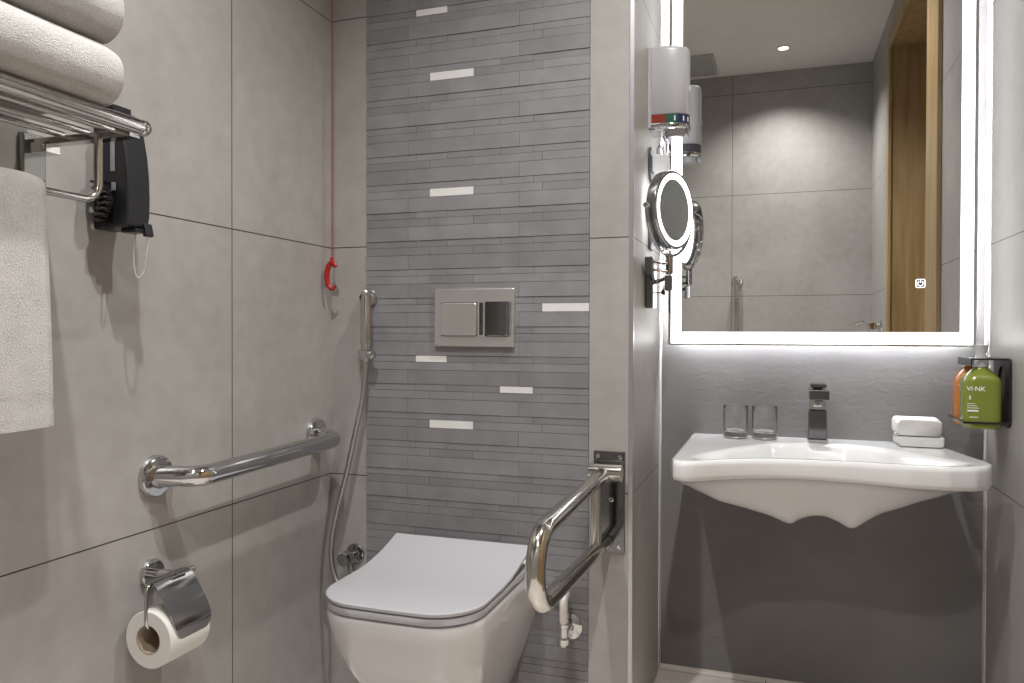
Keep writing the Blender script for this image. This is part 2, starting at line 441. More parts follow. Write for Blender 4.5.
# touch switch
cx, cz = 1.474, 1.101
bm = bmesh.new()
def sq_ring(bm, cx, cz, s, w, y0, y1):
    lo = rrect(cx, cz, s, s, s*.2); li = rrect(cx, cz, s-2*w, s-2*w, s*.14)
    A = [bm.verts.new((x, y0, z)) for x, z in lo]; B = [bm.verts.new((x, y0, z)) for x, z in li]
    A2 = [bm.verts.new((x, y1, z)) for x, z in lo]; B2 = [bm.verts.new((x, y1, z)) for x, z in li]
    n = len(A)
    for k in range(n):
        k2 = (k+1) % n
        bm.faces.new((A[k], A[k2], B[k2], B[k])); bm.faces.new((A[k], A2[k], A2[k2], A[k2])); bm.faces.new((B[k], B[k2], B2[k2], B2[k])); bm.faces.new((A2[k], B2[k], B2[k2], A2[k2]))
sq_ring(bm, cx, cz, .023, .0022, MY-.001, MY-.0002)
tube(bm, [(cx+math.sin(a)*.0062, MY-.0006, cz+math.cos(a)*.0062) for a in [.5+k*(2*PI-1.0)/20 for k in range(21)]], .0011, 6)
tube(bm, [(cx, MY-.0006, cz+.002), (cx, MY-.0006, cz+.0085)], .0011, 6)
link('touch_switch', bm, 'led_icon', t)

# ================================================================== WASHBASIN
def lerp_tab(tab, x):
    if x <= tab[0][0]: return tab[0][1]
    for (a, fa), (b, fb) in zip(tab, tab[1:]):
        if x <= b:
            s = (x-a)/(b-a); return fa+(fb-fa)*s
    return tab[-1][1]
def smooth_tab(tab, x, w=.02):
    return sum(lerp_tab(tab, x+d*w) for d in (-1, -.5, 0, .5, 1))/5
def sm(a, b, x):
    t_ = min(1, max(0, (x-a)/(b-a))); return t_*t_*(3-2*t_)
RIM = .684
FRONT = [(.892, .02), (.905, -.038), (.925, -.046), (.945, -.040), (1.01, .008), (1.06, .036), (1.11, .056), (1.16, .065), (1.206, .069), (1.30, .073), (1.40, .067), (1.475, .072), (1.53, .092), (1.56, .120), (1.574, .150), (1.580, .18)]
LOW = [(.89, .615), (.93, .604), (.995, .564), (1.063, .541), (1.11, .525), (1.145, .509), (1.160, .506), (1.178, .519), (1.20, .528), (1.22, .531), (1.24, .529), (1.265, .519), (1.288, .505), (1.303, .506), (1.33, .527), (1.355, .545), (1.44, .581), (1.50, .602), (1.58, .62)]
LIP = [(.89, .045), (.95, .047), (1.2, .046), (1.4, .052), (1.58, .055)]
BOWLB = [(.925, .0), (.95, .09), (1.037, .24), (1.12, .34), (1.211, .385), (1.30, .385), (1.373, .35), (1.46, .25), (1.545, .14), (1.56, .10)]
bt = thing('washbasin', (1.235, DB, RIM), 'wide white ceramic wall-hung washbasin under the lit mirror', 'washbasin')
NU, NV = 110, 46
bm = bmesh.new()
def xl(v): return .889+.004*(1-v)
def plan(u, v):
    # v: 0 front .. 1 wall
    x = .892+u*(1.580-.892)
    yf = lerp_tab(FRONT, x)
    y = yf+(DB-yf)*v
    # the right end narrows towards the wall
    xr_ = 1.580 if y < .19 else 1.580-(y-.19)*.215
    x2 = .892+u*(xr_-.892)
    return x2, y
grid_t, grid_b = [], []
EX = [0, .0006, .0022, .005, .009, .0135]
def qd(e, r): return r*(1-math.sqrt(max(0, 1-(1-min(e, r)/r)**2)))
US = [e/.688 for e in EX]+[.0135/.688+(1-2*.0135/.688)*k/100 for k in range(1, 100)]+[1-e/.688 for e in EX[::-1]]
NU = len(US)-1
VD = EX+[None]*40
NV = len(VD)-1
for u in US:
    rt_, rb = [], []
    x00 = .892+u*.688
    for j in range(NV+1):
        yf = lerp_tab(FRONT, x00); dep_ = DB-yf
        v = EX[j]/dep_ if j < 6 else EX[5]/dep_+(1-EX[5]/dep_)*(j-5)/(NV-5)
        x, y = plan(u, v)
        if j == NV: y = DB+.001
        lip = smooth_tab(LIP, x)
        ed = min(y-yf, x00-.892, 1.580-x00)
        z = RIM-qd(max(ed, 0), .0125)
        if .93 < x < 1.552:
            yb = smooth_tab(BOWLB, x, .01); yi = yf+.022
            if yb > yi:
                d_ = min(y-yi, yb-y); ex = min(x-.93, 1.552-x)
                full = .012+.085*math.exp(-((x-1.235)/.19)**2)
                z -= full*sm(0, .09, d_)*sm(0, .05, ex) if d_ > 0 else 0
        rt_.append((x, y, z))
        zb = RIM-lip
        low = smooth_tab(LOW, x, .005)
        k = sm(.012, .14, y-yf)
        zb = zb+(low-zb)*k if low < zb else zb
        rb.append((x, y, zb+qd(max(ed, 0), .0135)*1.0))
    grid_t.append(rt_); grid_b.append(rb)
VT = [[bm.verts.new(p) for p in r] for r in grid_t]; VB = [[bm.verts.new(p) for p in r] for r in grid_b]
for i in range(NU):
    for j in range(NV):
        bm.faces.new((VT[i][j], VT[i+1][j], VT[i+1][j+1], VT[i][j+1]))
        bm.faces.new((VB[i][j], VB[i][j+1], VB[i+1][j+1], VB[i+1][j]))
    bm.faces.new((VT[i][0], VB[i][0], VB[i+1][0], VT[i+1][0])); bm.faces.new((VT[i][NV], VT[i+1][NV], VB[i+1][NV], VB[i][NV]))
for j in range(NV):
    bm.faces.new((VT[0][j], VT[0][j+1], VB[0][j+1], VB[0][j])); bm.faces.new((VT[NU][j], VB[NU][j], VB[NU][j+1], VT[NU][j+1]))
link('basin_bowl', bm, 'ceramic_basin', bt, angle=75)
bm = bmesh.new(); lathe(bm, [(0, .004), (.018, .004), (.022, .002), (.022, 0)], (1.235, .22, RIM-.098), seg=24)
link('drain', bm, 'chrome', bt)

# faucet
t = thing('basin_faucet', (1.2265, .405, RIM), 'square chrome mixer tap standing on the washbasin', 'faucet')
fx, fy = 1.2265, .405
bm = bmesh.new(); bx(bm, fx-.025, fx+.025, fy-.025, fy+.025, RIM, RIM+.009); link('base_plate', bm, 'chrome', t, bevel=.002)
bm = bmesh.new(); bx(bm, fx-.0225, fx+.0225, fy-.0225, fy+.0225, RIM+.009, RIM+.086); link('body', bm, 'chrome_dark_reflection', t, bevel=.003)
bm = bmesh.new(); bx(bm, fx-.019, fx+.019, fy-.017, fy+.017, RIM+.086, RIM+.118); lathe(bm, [(.0195, 0), (.0205, .002), (.0205, .010), (.0195, .012)], (fx, fy, RIM+.094), seg=28); link('neck', bm, 'chrome', t, bevel=.002)
bm = bmesh.new(); bx(bm, fx-.0235, fx+.0235, fy-.110, fy+.019, RIM+.118, RIM+.144); lathe(bm, disc_prof(.010, .006), (fx, fy-.092, RIM+.118), (0, 0, -1), 20); link('spout', bm, 'chrome_dark_reflection', t, bevel=.003)
bm = bmesh.new(); bx(bm, fx-.0195, fx+.0195, fy-.055, fy+.017, RIM+.147, RIM+.157); bx(bm, fx-.012, fx+.012, fy-.012, fy+.012, RIM+.143, RIM+.148); link('lever', bm, 'chrome_dark_reflection', t, bevel=.002)

# glasses
def glass(x, y, label):
    bm = bmesh.new()
    lathe(bm, [(0, .002), (.022, .0015), (.030, 0), (.032, .002), (.0325, .008), (.0328, .088), (.0320, .0895), (.0300, .0890), (.0295, .085), (.0288, .022), (.024, .0175), (0, .019)], (x, y, RIM+.001), seg=40)
    o = link('drinking_glass', bm, 'glass'); tag(o, label, 'glass', 'glass tumblers on the washbasin'); return o
glass(1.0185, .405, 'clear tumbler on the washbasin, the one further from the tap')
glass(1.094, .405, 'clear tumbler on the washbasin, the one nearer the tap')

# folded face towels
def folded(name, x0, x1, y0, y1, z0, h, layers, label, group, mat):
    bm = bmesh.new(); rl = random.Random(int(z0*1e4))
    lh = h/layers
    for L_ in range(layers):
        zz = z0+lh*L_
        loops = []
        n = 14
        for j in range(n+1):
            y = y0+(y1-y0)*j/n
            e = .004*(1-min(1, min(j, n-j)/2.))
            dx = rl.uniform(-.0012, .0012)
            lp = []
            for x, z in rrect((x0+x1)/2+dx, zz+lh/2, (x1-x0)-2*e+rl.uniform(-.002, .002), lh-e*.6, (lh*.27,)*4, 4):
                tt = (x-x0)/(x1-x0)
                lp.append((x, y, z+.0016*math.sin(tt*7+L_*2+y*30)*(1 if L_ == layers-1 else .2)*(1 if z > zz+lh/2 else 0)))
            loops.append(lp)
        loft(bm, loops)
    o = link(name, bm, mat, angle=60)
    return tag(o, label, 'towel', group)
folded('face_towel', 1.416, 1.523, .375, .462, RIM+.001, .027, 1, 'bottom folded white face towel of the pair on the washbasin', 'folded face towels on the washbasin', 'towel_white')
folded('face_towel', 1.412, 1.518, .377, .462, RIM+.0285, .042, 1, 'top folded white face towel of the pair on the washbasin', 'folded face towels on the washbasin', 'towel_white')

# ================================================================== BOTTLES AND HOLDER
hx0 = 1.545
t = thing('bottle_holder', (XR, .29, .755), 'black plastic double bottle holder on the right wall', 'bottle holder')
bm = bmesh.new()
# curved back plate with an oval hole
lo = [(y, z) for y, z in rrect(.3025, .835, .135, .160, .012, 5)]
def oval(n): return [(.3025+.030*math.cos(a), .850+.045*math.sin(a)) for a in [2*PI*k/n for k in range(n)]]
N_ = 48
def resample(loop, n, cy, cz):
    out = []
    for k in range(n):
        a = 2*PI*k/n; d = Vector((math.cos(a), math.sin(a)))
        best = None
        m = len(loop)
        for i in range(m):
            p = Vector(loop[i])-Vector((cy, cz)); q_ = Vector(loop[(i+1) % m])-Vector((cy, cz))
            e = q_-p; den = d.x*e.y-d.y*e.x
            if abs(den) < 1e-12: continue
            tt = (p.x*e.y-p.y*e.x)/den; s = (p.x*d.y-p.y*d.x)/den
            if tt > 0 and -1e-6 <= s <= 1+1e-6: best = tt if best is None else max(best, tt)
        out.append((cy+d.x*best, cz+d.y*best))
    return out
out_l = resample(lo, N_, .3025, .850); in_l = oval(N_)
xa, xb = XR-.006, XR-.0005
def bow(z): return -.012*((z-.835)/.08)**2
R0 = [bm.verts.new((xa+min(0, 0), y, z)) for y, z in out_l]; R1 = [bm.verts.new((xa, y, z)) for y, z in in_l]
R2 = [bm.verts.new((xb, y, z)) for y, z in in_l]; R3 = [bm.verts.new((xb, y, z)) for y, z in out_l]
for A, B in ((R0, R1), (R1, R2), (R2, R3), (R3, R0)):
    for k in range(N_): bm.faces.new((A[k], A[(k+1) % N_], B[(k+1) % N_], B[k]))
link('back_plate', bm, 'black_plastic', t, smooth=False)
BX = 1.5735; BY = (.262, .343)
bm = bmesh.new()
# top bracket with two neck holes, made as a frame of bars
bx(bm, BX-.0225, XR-.006, .237, .2445, .9105, .9145); bx(bm, BX-.0225, XR-.006, .3605, .368, .9105, .9145)
bx(bm, BX-.0225, BX-.0175, .2445, .3605, .9105, .9145); bx(bm, BX+.0175, XR-.006, .2445, .3605, .9105, .9145); bx(bm, BX-.0175, BX+.0175, .2795, .3255, .9105, .9145)
bx(bm, BX-.0255, BX-.0225, .237, .368, .897, .9145)
link('neck_bracket', bm, 'black_plastic', t, smooth=False)
bm = bmesh.new()
for z in (.7645,):
    bx(bm, BX-.0435, XR-.006, .2215, .2248, z, z+.005); bx(bm, BX-.0435, XR-.006, .3803, .3835, z, z+.005); bx(bm, BX-.0435, BX-.0402, .2248, .3803, z, z+.005)
link('bottom_rail', bm, 'black_plastic', t, smooth=False)

def text_mesh(s, size):
    cu = bpy.data.curves.new('t', 'FONT'); cu.body = s; cu.size = size; cu.extrude = .0002
    o = bpy.data.objects.new('t', cu); COL.objects.link(o)
    dg = bpy.context.evaluated_depsgraph_get(); me = bpy.data.meshes.new_from_object(o.evaluated_get(dg))
    COL.objects.unlink(o); bpy.data.objects.remove(o)
    return me
def add_text(bm, s, size, x, y, z, mi=0):
    """upright lettering reading from -y (left to right along +x)"""
    me = text_mesh(s, size); b2 = bmesh.new(); b2.from_mesh(me)
    bmesh.ops.transform(b2, matrix=Matrix.Translation((x, y, z)) @ Matrix.Rotation(PI/2, 4, 'X'), verts=b2.verts)
    tmp = bpy.data.meshes.new('tmp'); b2.to_mesh(tmp); b2.free()
    n0 = len(bm.faces); bm.from_mesh(tmp); bm.faces.ensure_lookup_table()
    for f in bm.faces[n0:]: f.material_index = mi
    bpy.data.meshes.remove(tmp); bpy.data.meshes.remove(me)
def bottle(cy, mat, label, pump):
    b0 = .752
    t = thing('soap_bottle', (BX, cy, b0), label, 'bottle', 'soap bottles in the black wall holder')
    bm = bmesh.new(); loops = []
    prof = [(.066, .0), (.074, .002), (.079, .006), (.080, .014), (.080, .104), (.078, .111), (.071, .118), (.060, .125), (.046, .132), (.036, .137), (.031, .140), (.030, .146)]
    for w, h in prof:
        r = min(w*.5, .026) if w < .05 else .022
        loops.append([(x, y, b0+h) for x, y in rrect(BX, cy, w, min(w, .074), min(r, w*.49, min(w, .074)*.49), 6)])
    loft(bm, loops)
    link('bottle_body', bm, mat, t, angle=50)
    bm = bmesh.new(); lathe(bm, [(.0165, 0), (.017, .001), (.017, .014), (.0165, .016), (0, .016)], (BX, cy, b0+.1425), seg=28)
    link('collar', bm, 'white_plastic', t)
    if pump:
        bm = bmesh.new(); lathe(bm, [(0, 0), (.0135, 0), (.0125, .008), (.0115, .014), (.015, .028), (.0172, .034), (.0165, .0345), (0, .033)], (BX, cy, b0+.1592), seg=28)
        link('funnel_cap', bm, 'cap_grey', t)
    bm = bmesh.new(); yf = cy-.0372
    add_text(bm, 'VI\u00b7NK', .0150, BX-.036, yf, b0+.088)
    for k, (w, hh) in enumerate(((.018, .058), (.022, .053), (.027, .048))):
        for q in range(int(w/.004)): bx(bm, BX-.034+q*.004, BX-.034+q*.004+.0028, yf-.0002, yf+.0002, b0+hh, b0+hh+.0016)
    bx(bm, BX-.034, BX-.012, yf-.0002, yf+.0002, b0+.0405, b0+.0440); bx(bm, BX-.030, BX-.012, yf-.0002, yf+.0002, b0+.027, b0+.0285)
    bx(bm, BX-.030, BX-.0275, yf-.0002, yf+.0002, b0+.068, b0+.077)
    link('label_print', bm, 'mark_white', t, smooth=False)
bottle(BY[0], 'bottle_green', 'green soap bottle, front one in the black wall holder', True)
bottle(BY[1], 'bottle_orange', 'orange soap bottle behind the green one in the black wall holder', False)

# ================================================================== WHITE ROUNDED WALL UNIT (beside the mirror)
UY, UZ0, UZ1 = .270, 1.490, 1.712
t = thing('wall_unit', (XP, UY, UZ0), 'white rounded wall unit with red, green and blue strip beside the mirror', 'wall unit')
def dloop(hw, dep, z, n=24, x0=XP):
    pts = []
    for k in range(n+1):
        a = -PI/2+PI*k/n
        ca, sa = math.cos(a), math.sin(a)
        pts.append((x0+dep*abs(ca)**.62*1.0, UY+hw*math.copysign(abs(sa)**.8, sa), z))
    return pts
bm = bmesh.new(); D_ = .100
loft(bm, [dloop(.048, D_-.004, 1.536), dloop(.050, D_, 1.539), dloop(.050, D_, 1.702), dloop(.048, D_-.002, 1.709), dloop(.044, D_-.007, 1.712)])
link('housing', bm, 'unit_white', t, angle=50)
bm = bmesh.new(); loft(bm, [dloop(.058, .010, 1.502), dloop(.058, .010, 1.706)]); link('wall_plate', bm, 'unit_white', t, angle=50)
bm = bmesh.new()
loft(bm, [dloop(.049, D_-.001, 1.514), dloop(.049, D_-.001, 1.536)])
bm.faces.ensure_lookup_table()
for f in bm.faces:
    c = f.calc_center_median()
    a = math.atan2(c.y-UY, c.x-XP)
    f.material_index = 0 if c.x < XP+.042 else (1 if c.x < XP+.074 else 2)
    if c.y > UY+.012: f.material_index = 3
    if c.x < XP+.010: f.material_index = 3
o = link('colour_strip', bm, ['strip_red', 'strip_green', 'strip_blue', 'dark_plastic'], t, angle=50); o['label'] = 'red, green and dark blue strip'
for a in (-1.02, -.62, -.28):
    bm = bmesh.new()
    px_, py_ = XP+(D_-.001)*math.cos(a)**.62, UY+0.049*math.copysign(abs(math.sin(a))**.8, math.sin(a))
    bx(bm, px_-.0008, px_+.0008, py_-.0020, py_+.0020, 1.519, 1.531, rot=Matrix.Rotation(a*.5, 3, 'Z'))
    link('strip_mark', bm, 'mark_white', t, smooth=False)
bm = bmesh.new(); loft(bm, [dloop(.047, D_-.006, 1.500), dloop(.0505, D_+.001, 1.503), dloop(.0505, D_+.001, 1.512), dloop(.049, D_-.002, 1.514)]); link('base_ring', bm, 'chrome', t, angle=50)
bm = bmesh.new(); loft(bm, [[(XP+.062+.024*math.cos(a)*s, UY+.024*math.sin(a)*s, z) for a in [2*PI*k/24 for k in range(24)]] for s, z in ((.9, 1.484), (1., 1.487), (1.1, 1.500))]); link('nozzle', bm, 'unit_white', t)
bm = bmesh.new(); bx(bm, XP+.090, XP+.099, UY-.006, UY+.006, 1.484, 1.503, rot=Matrix.Rotation(-.5, 3, 'Y')); link('latch', bm, 'unit_white', t, bevel=.002)
bm = bmesh.new(); bx(bm, XP+D_-.0005, XP+D_+.0008, UY-.012, UY-.009, 1.600, 1.614); link('logo_mark', bm, 'mark_white', t, smooth=False)

# power socket under it
t = thing('wall_socket', (XP, .25, 1.41), 'dark socket plate with white plug under the white wall unit', 'socket')
bm = bmesh.new(); loft(bm, [[(x, y, z) for y, z in rrect(.252, 1.412, .075, .092, .030, 6)] for x in (XP, XP+.007)]); link('socket_plate', bm, 'dark_plastic', t, bevel=.002)
bm = bmesh.new(); bx(bm, XP+.007, XP+.048, .232, .276, 1.392, 1.436); link('plug', bm, 'white_plastic', t, bevel=.004)
bm = bmesh.new()
tube(bm, spline([(XP+.020, .255, 1.434), (XP+.018, .255, 1.452), (XP+.024, .252, 1.462), (XP+.032, .252, 1.452), (XP+.034, .255, 1.440), (XP+.040, .258, 1.440), (XP+.040, .262, 1.47), (XP+.030, .27, 1.49)], 8), .0022, 8)
link('cord', bm, 'grey_plastic', t)
t = thing('wall_switch', (XP, .25, 1.225), 'slim dark switch plate on the side wall behind the round shaving mirror', 'switch')
bm = bmesh.new(); loft(bm, [[(x, y, z) for y, z in rrect(.245, 1.228, .055, .078, .004, 4)] for x in (XP, XP+.008)]); link('switch_plate', bm, 'dark_plastic', t, bevel=.0015)
bm = bmesh.new(); bx(bm, XP+.008, XP+.010, .230, .260, 1.205, 1.250); link('rocker', bm, 'grey_plastic', t, bevel=.001)

# ================================================================== ROUND SHAVING MIRROR
C_ = Vector((.864, .200, 1.283)); N = Vector((.928, -.372, 0)).normalized(); H_ = Vector((.372, .928, 0)).normalized(); UP = Vector((0, 0, 1))
t = thing('shaving_mirror', (XP, .20, 1.05), 'round chrome shaving mirror with lit rings on a swing arm', 'mirror')
RM = .100
bm = bmesh.new(); lathe(bm, [(RM-.008, -.012), (RM-.002, -.0115), (RM, -.009), (RM, .012), (RM-.002, .0155), (RM-.008, .016)], C_, N, 64)
link('rim', bm, 'chrome_dark', t)
for s, nm in ((1, 'a'), (-1, 'b')):
    bm = bmesh.new(); rin = RM-.022 if s > 0 else .030  # back ring widened so most of the back face glows white
    tk = .0158 if s > 0 else .0122
    lathe(bm, [(RM-.008, (tk-.004)*s), (RM-.008, tk*s), (rin, tk*s), (rin, (tk-.004)*s)], C_, N, 64)
    o = link('light_ring', bm, 'led_ring', t); o['label'] = 'white lit ring' if s > 0 else 'wide white glowing back ring'
    bm = bmesh.new(); lathe(bm, [(0, (tk-.002)*s), (rin-.0005, (tk-.002)*s), (rin-.0005, (tk-.006)*s), (0, (tk-.006)*s)], C_, N, 64)
    link('mirror_face', bm, 'mirror_dim', t)
RY = RM+.0145
bm = bmesh.new()
tube(bm, [C_+H_*math.cos(a)*RY+UP*math.sin(a)*RY for a in [-PI*k/40 for k in range(41)]], .0042, 10)
link('yoke', bm, 'chrome_dark', t)
for s in (1, -1):
    bm = bmesh.new(); lathe(bm, [(0, -.012), (.0065, -.012), (.0075, -.009), (.0075, .003), (.0055, .007), (0, .007)], C_+H_*s*RY, H_*s, 16)
    link('pivot_knob', bm, 'chrome', t)
pb = C_-UP*RY
bm = bmesh.new(); lathe(bm, [(0, 0), (.0085, 0), (.0095, -.003), (.0095, -.048), (.008, -.052), (0, -.052)], pb+UP*.004, UP, 20)
link('post', bm, 'chrome_dark', t)
j1 = Vector((XP+.018, .145, 1.140))
bm = bmesh.new()
a_ = pb-UP*.030
for dz in (.010, -.010):
    tube(bm, [a_+UP*dz, j1+UP*dz], .0038, 10)
link('swing_arm', bm, 'chrome', t)
bm = bmesh.new(); bx(bm, XP+.0075, XP+.027, .120, .156, 1.115, 1.160); link('arm_hinge', bm, 'chrome_dark_reflection', t, bevel=.002)
bm = bmesh.new(); tube(bm, [(XP+.018, .16, 1.12), (XP+.02, .19, 1.10), (XP+.055, .205, 1.113), (XP+.057, .205, 1.085)], .0065, 12); bx(bm, XP+.046, XP+.064, .196, .214, 1.080, 1.118); link('lower_arm', bm, 'chrome_dark_reflection', t, bevel=.001)
bm = bmesh.new(); loft(bm, [[(x, y, z) for y, z in rrect(.205, 1.092, .060, .115, .008, 5)] for x in (XP, XP+.020)]); link('wall_plate', bm, 'chrome_dark_reflection', t, bevel=.003)
bm = bmesh.new(); loft(bm, [[(XP+.035+.006*math.cos(a)*s, .255, 1.082+.009*math.sin(a)*s+(.008 if abs(a-PI/2) < .2 else 0)*s) for a in [2*PI*k/20 for k in range(20)]] for s in (1.,)], cap0=True, cap1=False)
bm.free()
bm = bmesh.new(); tube(bm, [(XP+.0, .24, 1.075), (XP+.034, .245, 1.078)], .0015, 8); lathe(bm, [(0, -.008), (.005, -.006), (.006, -.001), (.0035, .006), (0, .012)], (XP+.036, .245, 1.078), (0, 0, 1), 16)
link('power_switch', bm, 'black_plastic', t)

# ================================================================== TOILET
TX = .4175
t = thing('toilet', (TX, 0, 0), 'white wall-hung toilet with closed lid', 'toilet')
def pan_loop(w, yf, r, z, yb=0., n=10, bulge=.0):
    pts = [(TX-w, yb, z), ]
    m = 6
    for k in range(1, m): pts.append((TX-w, yb+(yf+r-yb)*k/m, z))
    for k in range(n+1):
        a = PI+PI/2*k/n
        pts.append((TX-w+r+r*math.cos(a), yf+r+r*math.sin(a), z))
    f = 6
    for k in range(1, f): pts.append((TX-w+r+(2*w-2*r)*k/f, yf, z))
    for k in range(n+1):
        a = -PI/2+PI/2*k/n
        pts.append((TX+w-r+r*math.cos(a), yf+r+r*math.sin(a), z))
    for k in range(1, m): pts.append((TX+w, yf+r+(yb-yf-r)*k/m, z))
    pts.append((TX+w, yb, z))
    return [(x, y-.005*(1-((x-TX)/w)**2)*(1 if y < yf+r*.6 else 0), zz) for x, y, zz in pts]
LV = [(.060, -.120, .050, .060), (.080, -.17, .055, .085), (.098, -.265, .065, .130), (.114, -.335, .075, .172), (.134, -.393, .085, .225), (.152, -.434, .092, .285), (.164, -.460, .095, .335), (.170, -.474, .097, .380), (.172, -.480, .098, .402), (.171, -.479, .098, .4135), (.166, -.473, .094, .4172)]
bm = bmesh.new()
loft(bm, [pan_loop(w, yf, r, z, -.0005) for w, yf, r, z in LV])
link('bowl', bm, 'ceramic', t, angle=50)
bm = bmesh.new()
def seat_loop(inset, z, yb=-.09, f=None): return pan_loop(.1715-inset, -.4805+inset, .098, z, yb)
loft(bm, [seat_loop(.007, .4190), seat_loop(.0015, .4192), seat_loop(.0, .4208), seat_loop(0, .4325), seat_loop(.002, .4342), seat_loop(.008, .4344)])
link('seat', bm, 'lid_plastic', t, angle=50)
bm = bmesh.new()
def lid_z(y): return .038*max(0, (y+.30)/.20)**1.9 if y > -.30 else 0
def lid_loop(inset, z, nb=10):
    yf = -.482+inset; w = .1725-inset; r = .097; yb = -.105
    base = pan_loop(w, yf, r, 0, yb)
    return [(x, y, z+lid_z(y)) for x, y, _ in base]
L0 = lid_loop(.009, .4370); L1 = lid_loop(.0006, .4374); L2 = lid_loop(.0, .4430); L3 = lid_loop(.0018, .4447); L4 = lid_loop(.005, .4453)
rings = loft(bm, [L0, L1, L2, L3, L4], cap0=False, cap1=False)
for R_ in (rings[0], rings[-1]):
    n = len(R_)
    for k in range(n//2-1):
        a, b, c, d = R_[k], R_[k+1], R_[n-2-k], R_[n-1-k]
        if len({a, b, c, d}) == 4: bm.faces.new((a, b, c, d))
    if n % 2: bm.faces.new((R_[n//2-1], R_[n//2], R_[n//2+1]))
for k in range(len(rings)-1):
    A, B = rings[k], rings[k+1]
link('lid', bm, 'lid_plastic', t, angle=50)
for s in (-1, 1):
    bm = bmesh.new(); tube(bm, [(TX+s*.075-.02, -.075, .440), (TX+s*.075+.02, -.075, .440)], .014, 16); lathe(bm, [(.012, 0), (.012, .018)], (TX+s*.075, -.075, .4225), seg=16)
    link('hinge', bm, 'chrome', t)

# flush plate
t = thing('flush_plate', (.408, 0, 1.008), 'rectangular chrome dual flush plate above the toilet', 'flush plate')
bm = bmesh.new(); loft(bm, [[(x, y, z) for x, z in rrect(0.412, 1.008, .212+d, .143+d, .004, 4)] for y, d in ((-.002, 0), (-.012, 0), (-.0135, -.003))]); link('plate', bm, 'brushed_metal', t, angle=30)
bm = bmesh.new(); loft(bm, [[(x, y, z) for x, z in rrect(0.374, 1.0040, .094+d, .081+d, .004, 4)] for y, d in ((-.0136, .0), (-.018, 0), (-.0195, -.003))]); o = link('flush_button', bm, 'brushed_metal', t, angle=30); o['label'] = 'larger matt button'
bm = bmesh.new(); loft(bm, [[(x, y, z) for x, z in rrect(0.4735, 1.0045, .060+d, .083+d, .004, 4)] for y, d in ((-.0136, .0), (-.017, 0), (-.0185, -.003))]); o = link('flush_button', bm, 'chrome_dark', t, angle=30); o['label'] = 'smaller shiny button'
for xx in (.4325, .511):
    bm = bmesh.new(); bx(bm, xx-.005, xx+.005, -.0140, -.0134, .965, 1.045)
    link('shiny_strip', bm, 'chrome', t, smooth=False)

bm = bmesh.new(); bx(bm, .3255, .4225, -.0139, -.0135, .9620, 1.0465)  # thin dark sheets under both buttons paint the shade in their gaps
link('button_gap_shade', bm, 'dark_plastic', t, smooth=False)
bm = bmesh.new(); bx(bm, .4420, .5050, -.0139, -.0135, .9615, 1.0475)
link('button_gap_shade', bm, 'dark_plastic', t, smooth=False)

# ================================================================== BIDET SPRAY
sx0 = .122
t = thing('spray_holder', (.104, 0, .915), 'chrome wall holder carrying the bidet hand spray', 'spray holder')
bm = bmesh.new(); lathe(bm, disc_prof(.020, .008), (.104, 0, .915), (0, -1, 0), 28); tube(bm, [(.104, -.006, .915), (.104, -.030, .915)], .008); link('wall_flange', bm, 'chrome', t)
bm = bmesh.new(); lathe(bm, [(.0095, -.014), (.0175, -.011), (.0175, .011), (.0095, .014)], (sx0, -.036, .913), (0, 0, 1), 24); lathe(bm, [(0, 0), (.010, 0), (.013, .005), (.013, .018), (.009, .024), (0, .025)], (sx0+.006, -.036, .913), (1, -.3, 0), 24); link('cradle', bm, 'chrome', t)
t = thing('bidet_spray', (.115, -.036, .93), 'chrome bidet hand spray with grey hose beside the mosaic', 'hand spray')
sx, sy_ = .124, -.036
bm = bmesh.new(); lathe(bm, [(0, .895), (.0085, .895), (.0095, .905), (.0135, .940), (.0148, .945), (.0148, 1.030), (.0138, 1.034), (.0138, 1.055), (.0125, 1.070), (.008, 1.079), (0, 1.081)], (sx, sy_, 0), (0, 0, 1), 24); link('handle', bm, 'chrome', t)
bm = bmesh.new(); lathe(bm, [(0, .016), (.021, .016), (.0235, .012), (.021, .004), (.010, -.008), (.009, -.02)], (sx-.007, sy_+.015, 1.062), (0, 1, .1), 28); link('spray_head', bm, 'chrome', t)
bm = bmesh.new()
hp = spline([(sx, sy_, .900), (sx-.001, sy_, .87), (sx-.008, -.040, .80), (.100, -.045, .72), (.074, -.05, .60), (.052, -.055, .51), (.040, -.06, .44), (.041, -.065, .39), (.054, -.070, .345), (.085, -.075, .300), (.115, -.075, .280), (.128, -.065, .300), (.118, -.055, .335), (.0905, -.047, .352)], 10)
tube(bm, hp, .0067, 12); link('hose', bm, 'hose_steel', t)
t = thing('angle_valve', (.072, 0, .388), 'small chrome stop valve on the wall left of the toilet', 'valve')
bm = bmesh.new(); lathe(bm, disc_prof(.026, .006), (.074, 0, .388), (0, -1, 0), 28); tube(bm, [(.074, -.004, .388), (.076, -.046, .388)], .011); tube(bm, [(.076, -.040, .388), (.088, -.046, .356)], .0085); link('valve_body', bm, 'chrome_dark', t)
bm = bmesh.new(); lathe(bm, [(0, .028), (.016, .027), (.0205, .022), (.0215, .010), (.0195, .003), (.012, 0), (0, 0)], (.077, -.044, .389), (0, -1, 0), 8); link('knob', bm, 'chrome_dark', t, angle=20)
t = thing('supply_valve', (.660, 0, .268), 'chrome water valve with upright pipe right of the toilet', 'valve')
bm = bmesh.new(); lathe(bm, [(0, .0), (.032, 0), (.032, .003), (.024, .008), (.012, .010), (0, .010)], (.656, 0, .268), (0, -1, 0), 32); tube(bm, [(.656, -.008, .268), (.656, -.048, .268)], .0095); link('wall_flange', bm, 'chrome', t)
